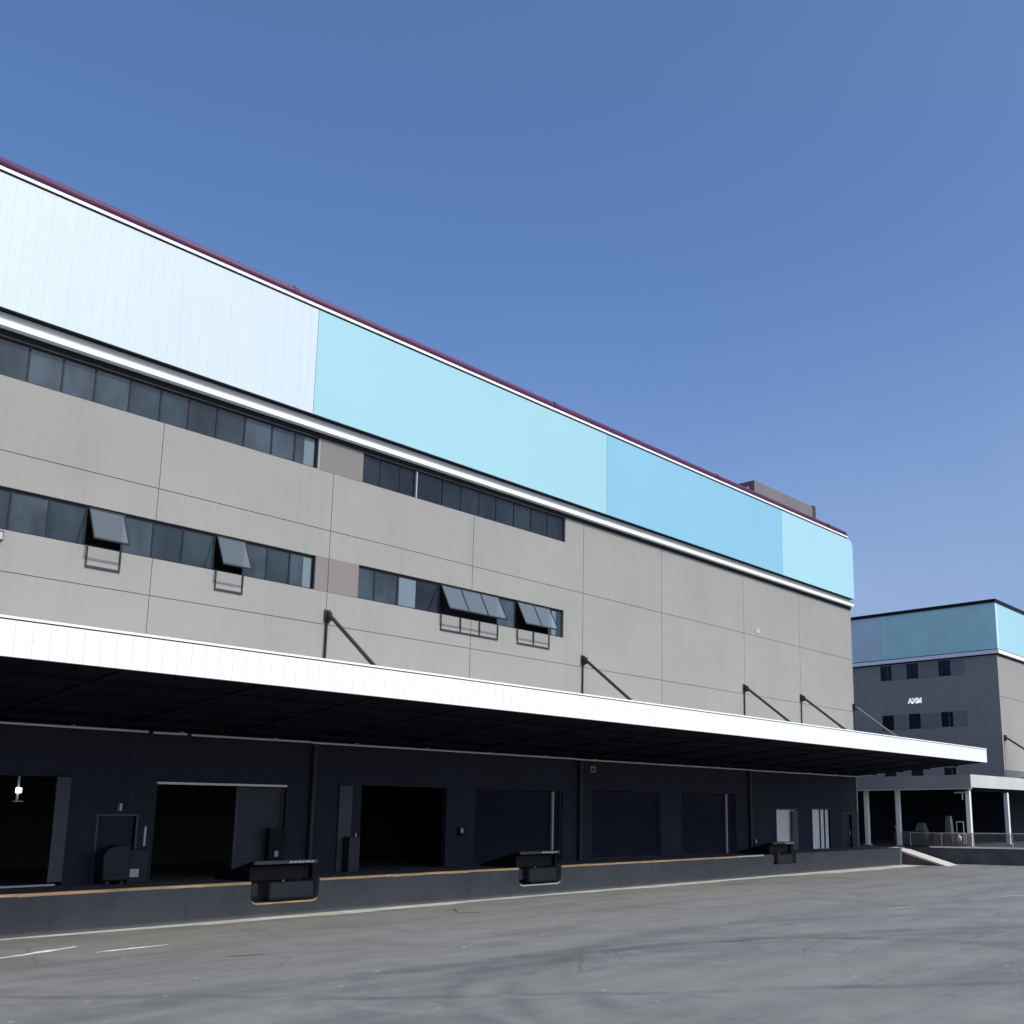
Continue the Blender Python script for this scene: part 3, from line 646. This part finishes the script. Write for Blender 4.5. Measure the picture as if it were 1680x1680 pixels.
m = MB(); m.box(XB-.3, XB+.45, 38.1, YB2, 26.103, 26.46); m.box(XB+.45, XE, 38.1, 38.9, 26.103, 26.46); m.build('coping', M['darktrim'], WB)
m = MB(); m.box(XB-.28, XB+.1, 38.1, YB2, 20.62, 21.0); m.box(XB+.1, XE, 38.1, 38.5, 20.62, 21.0); o = m.build('cornice', M['whitetrim'], WB)
m = MB(); m.box(XB-.24, XB+.1, 38.14, YB2, 21.003, 21.087); m.box(XB+.1, XE, 38.14, 38.5, 21.003, 21.087); m.build('drip_edge', M['darktrim'], o)
m = MB(); m.box(XB-.06, XB-.003, 38.4, YB2, 20.5, 20.617); m.box(XB-.0, XE, 38.33, 38.397, 20.42, 20.617); m.build('shadow_strip', M['darktrim'], o)  # dark strips painting in the shade beneath the cornice
m = MB(); m.box(XB+.4, XE, 38.9, YB2, 25.3, 25.6); m.build('roof', M['roofhouse'], WB)
b_ = MB(); b_.tube((109.2, 38.2, 11.75), (109.2, 32.8, 7.9), .1); o = b_.build('brace', M['steel'], WB)
b_ = MB(); b_.box(109.0, 109.4, 38.2, 38.395, 11.4, 12.0); b_.build('bracket', M['steel'], o)
canopy(WB, 112.5, 170.0, yw=38.39)

# white letters on the shaded wall (illegible in the photo beyond their outline)
LT = thing('wall_letters', (XB, 47.8, 15.9), 'three small lit white letters on the shaded wall between the upper and middle windows', 'lettering')
cv = bpy.data.curves.new('letters', 'FONT'); cv.body = 'AXM'; cv.size = .72; cv.extrude = .03; cv.offset = .05; cv.align_x = 'CENTER'
tmp = bpy.data.objects.new('tmp', cv); C.objects.link(tmp); bpy.context.view_layer.update()
me = bpy.data.meshes.new_from_object(tmp.evaluated_get(bpy.context.evaluated_depsgraph_get())); bpy.data.objects.remove(tmp)
me.materials.clear(); me.materials.append(M['litletter'])
lo = bpy.data.objects.new('letters', me); C.objects.link(lo); lo.parent = LT
lo.location = (-.04, 0, .08); lo.rotation_euler = (R(90), 0, R(-90))

# ------------------------------------------------------------------ annexe canopy between the warehouses
XA, YA = 80.0, 31.0
AN = thing('loading_shelter', (XA, YA, 0), 'low flat roofed loading shelter on white columns in front of the farther warehouse', 'shelter')
m = MB(); m.box(XA+.06, XB-.35, YA+.06, 60, 6.35, 6.6); m.box(XB-.35, 150, YA+.06, 38.05, 6.35, 6.6); m.build('roof', M['soffit'], AN)
m = MB(); m.box(XA+.121, 150, YA, YA+.12, 5.86, 6.86); m.build('fascia', M['columnwhite'], AN)
m = MB(); m.box(XA, XA+.12, YA, 60, 5.80, 6.84); m.build('fascia', surf('grey_fascia', (.24, .24, .245), .7, streak=.1), AN)
m = MB(); m.box(XA-.06, XA+.13, YA-.04, 60, 5.72, 5.80); m.build('gutter_lip', M['greytrim'], AN)
m = MB(); m.box(XA+.1, 149.9, YA+.3, YA+.6, 5.6, 5.85); m.build('beam', M['soffit'], AN)
for (x, y) in ((80.5, 31.45), (88.9, 31.45), (97.3, 31.45), (105.7, 31.45), (80.5, 37.35), (80.5, 40.15), (80.5, 46)):
    m = MB(); m.box(x-.17, x+.17, y-.17, y+.17, 1.28, 5.6 if x > 81 else 5.78); o = m.build('column', M['post'], AN, bevel=.02)
    m = MB(); m.box(x-.28, x+.28, y-.28, y+.28, 1.281, 1.36); m.build('base_plate', M['galv'], o)
m = MB(); m.box(80.3, 80.4, 31.66, 32.5, 5.42, 5.52); m.tube((80.35, 31.85, 4.9), (80.35, 31.85, 5.42), .05); m.build('downpipe', M['columnwhite'], AN)
m = MB(); m.box(103.0, 103.3, 36.5, 60, 1.28, 6.3); m.box(103.3, 150, 36.5, 36.8, 1.28, 6.3); m.build('rear_wall', M['lowwall'], AN)

FD = thing('loading_dock', (90, YA, 0), 'darker concrete dock under the flat roofed shelter at the right, with a pale edge', 'loading dock')
m = MB(); m.box(XA, 150, 12, 60, 0, 1.2); m.build('body', M['dockdark'], FD)
m = MB(); m.box(XA+.25, 150, 12.0, 60, 1.203, 1.26); m.build('deck', M['deck'], FD)
m = MB(); m.box(XA-.03, XA+.24, 11.98, 34.6, 1.203, 1.30); m.build('edge_strip', M['farEdge'], FD)

RP = thing('ramp', (76.9, 33.4, 0), 'pale narrow concrete ramp sloping down at the end of the near dock', 'ramp')
m = MB(); m.prism([(31.6, 0.001), (32.1, 0.001), (35.6, 1.02), (36.6, 1.22), (36.6, 1.26), (35.4, 1.12)], 'x', 76.0, 78.1); m.build('slope', M['ramp'], RP)
m = MB(); m.prism([(32.3, 0.0), (35.6, .95), (36.6, 1.15), (36.6, 0)], 'x', 76.06, 78.04); m.build('side_wall', M['dockdark'], RP)
m = MB(); m.box(XR+.002, XA-.002, 36.6, 37.0, 0, 1.24); single(m, 'low_wall', M['dockdark'], (78, 36.8, 0), 'low dark wall closing the gap between the two docks', 'wall')

# mesh railing on the far dock edge
RA = thing('railing', (80.25, 25, 1.3), 'low grey mesh railing along the pale edge of the far dock', 'railing')
M['mesh'] = surf('galvanised_mesh', (.13, .135, .135), .6, .2)
m = MB(); y = 13.0
while y < 36.4: m.box(80.285, 80.305, y, y+.02, 1.34, 2.30); y += .09
for z in [1.4+.09*i for i in range(10)]: m.box(80.306, 80.32, 13, 36.4, z, z+.016)
m.build('mesh_panel', M['mesh'], RA)
m = MB(); m.tube((80.25, 13, 2.34), (80.25, 36.4, 2.34), .035); m.build('top_rail', M['galv'], RA)
for y in (13.1, 16.1, 19.1, 22.1, 25.1, 28.1, 31.1, 33.7, 36.3):
    m = MB(); m.tube((80.25, y, 1.3), (80.25, y, 2.33), .035); m.build('post', M['galv'], RA)

# clutter on the far dock
def pallet_stack(x, y, n, label, w_=1.2):
    o = thing('pallet_stack', (x, y, 1.26), label, 'pallets', 'brown pallet stacks on the far dock')
    for k in range(n):
        z = 1.265+k*.15; m = MB()
        for i in range(6): m.box(x-w_/2, x+w_/2, y-.6+i*.22, y-.6+i*.22+.12, z+.11, z+.135)
        for i in range(3): m.box(x-w_/2+i*(w_/2-.05), x-w_/2+i*(w_/2-.05)+.1, y-.6, y+.62, z, z+.108)
        m.build('pallet', M['brown'], o)
pallet_stack(81.6, 32.6, 7, 'brown pallet stack beside the corner column of the shelter')
pallet_stack(81.7, 34.1, 7, 'brown pallet stack in the middle, behind the tapered pillar')
o = thing('tapered_pillar', (80.9, 33.3, 1.26), 'tall grey tapered pillar standing among the pallets on the far dock', 'pillar')
m = MB(); n0 = len(m.v)
for (h_, r) in ((2.3, .19), (0, .33)):
    pass
def frustum(mb, x, y, z0, z1, r0, r1):
    n = len(mb.v)
    for z, r in ((z0, r0), (z1, r1)):
        for a0, b0 in ((-1, -1), (1, -1), (1, 1), (-1, 1)): mb.v.append((x+a0*r, y+b0*r, z))
    for f in ((3, 2, 1, 0), (4, 5, 6, 7), (0, 1, 5, 4), (1, 2, 6, 5), (2, 3, 7, 6), (3, 0, 4, 7)): mb.f.append(tuple(n+i for i in f)); mb.m.append(0)
frustum(m, 80.9, 33.3, 1.3, 3.66, .34, .19); m.build('shaft', M['dock'], o, bevel=.02)
m = MB(); m.box(80.52, 81.28, 32.92, 33.68, 1.262, 1.30); m.build('foot', M['dockdark'], o)
o = thing('machine', (81.2, 35.1, 1.26), 'grey machine with a tapered hood left of the tall pillar on the far dock', 'machine')
m = MB(); frustum(m, 80.9, 35.6, 2.45, 3.12, .42, .24); m.build('hood', M['dock'], o, bevel=.02)
m = MB(); m.box(80.6, 81.3, 35.15, 37.9, 1.3, 2.45); m.build('body', M['dockdark'], o, bevel=.06)
m = MB(); m.tube((80.7, 37.6, 2.4), (80.7, 37.8, 2.9), .05); m.build('lever', M['galv'], o)
o = thing('hand_trolley', (80.9, 32.4, 1.26), 'white tubular hand trolley standing near the corner column', 'trolley')
m = MB()
for a0, a1 in (((80.85, 32.1, 1.4), (80.85, 32.1, 3.2)), ((80.85, 32.65, 1.4), (80.85, 32.65, 3.2)), ((80.85, 32.1, 3.2), (80.85, 32.65, 3.2)), ((80.85, 32.1, 2.3), (80.85, 32.65, 2.3)), ((80.85, 32.1, 1.6), (80.85, 32.65, 1.6))):
    m.tube(a0, a1, .03, seg=8)
m.build('frame', M['columnwhite'], o)
m = MB(); m.box(80.6, 80.87, 32.08, 32.67, 1.33, 1.36); m.build('toe_plate', M['galv'], o)
for y in (32.02, 32.73):
    m = MB(); m.tube((80.95, y-.03, 1.42), (80.95, y+.03, 1.42), .15, seg=16); m.build('wheel', M['rubber'], o)
# white sack hanging on the trolley
import bmesh
bm = bmesh.new(); bmesh.ops.create_uvsphere(bm, u_segments=16, v_segments=10, radius=.2)
for v in bm.verts:
    v.co.z *= 1.5; v.co.x *= .6
    if v.co.z > .1: v.co.x *= .6; v.co.y *= .65
me = bpy.data.meshes.new('sack'); bm.to_mesh(me); bm.free(); me.materials.append(M['letter'])
for p in me.polygons: p.use_smooth = True
o = bpy.data.objects.new('sack', me); C.objects.link(o); o.location = (80.75, 32.45, 1.95); tag(o, 'small white sack hanging on the hand trolley', 'sack')
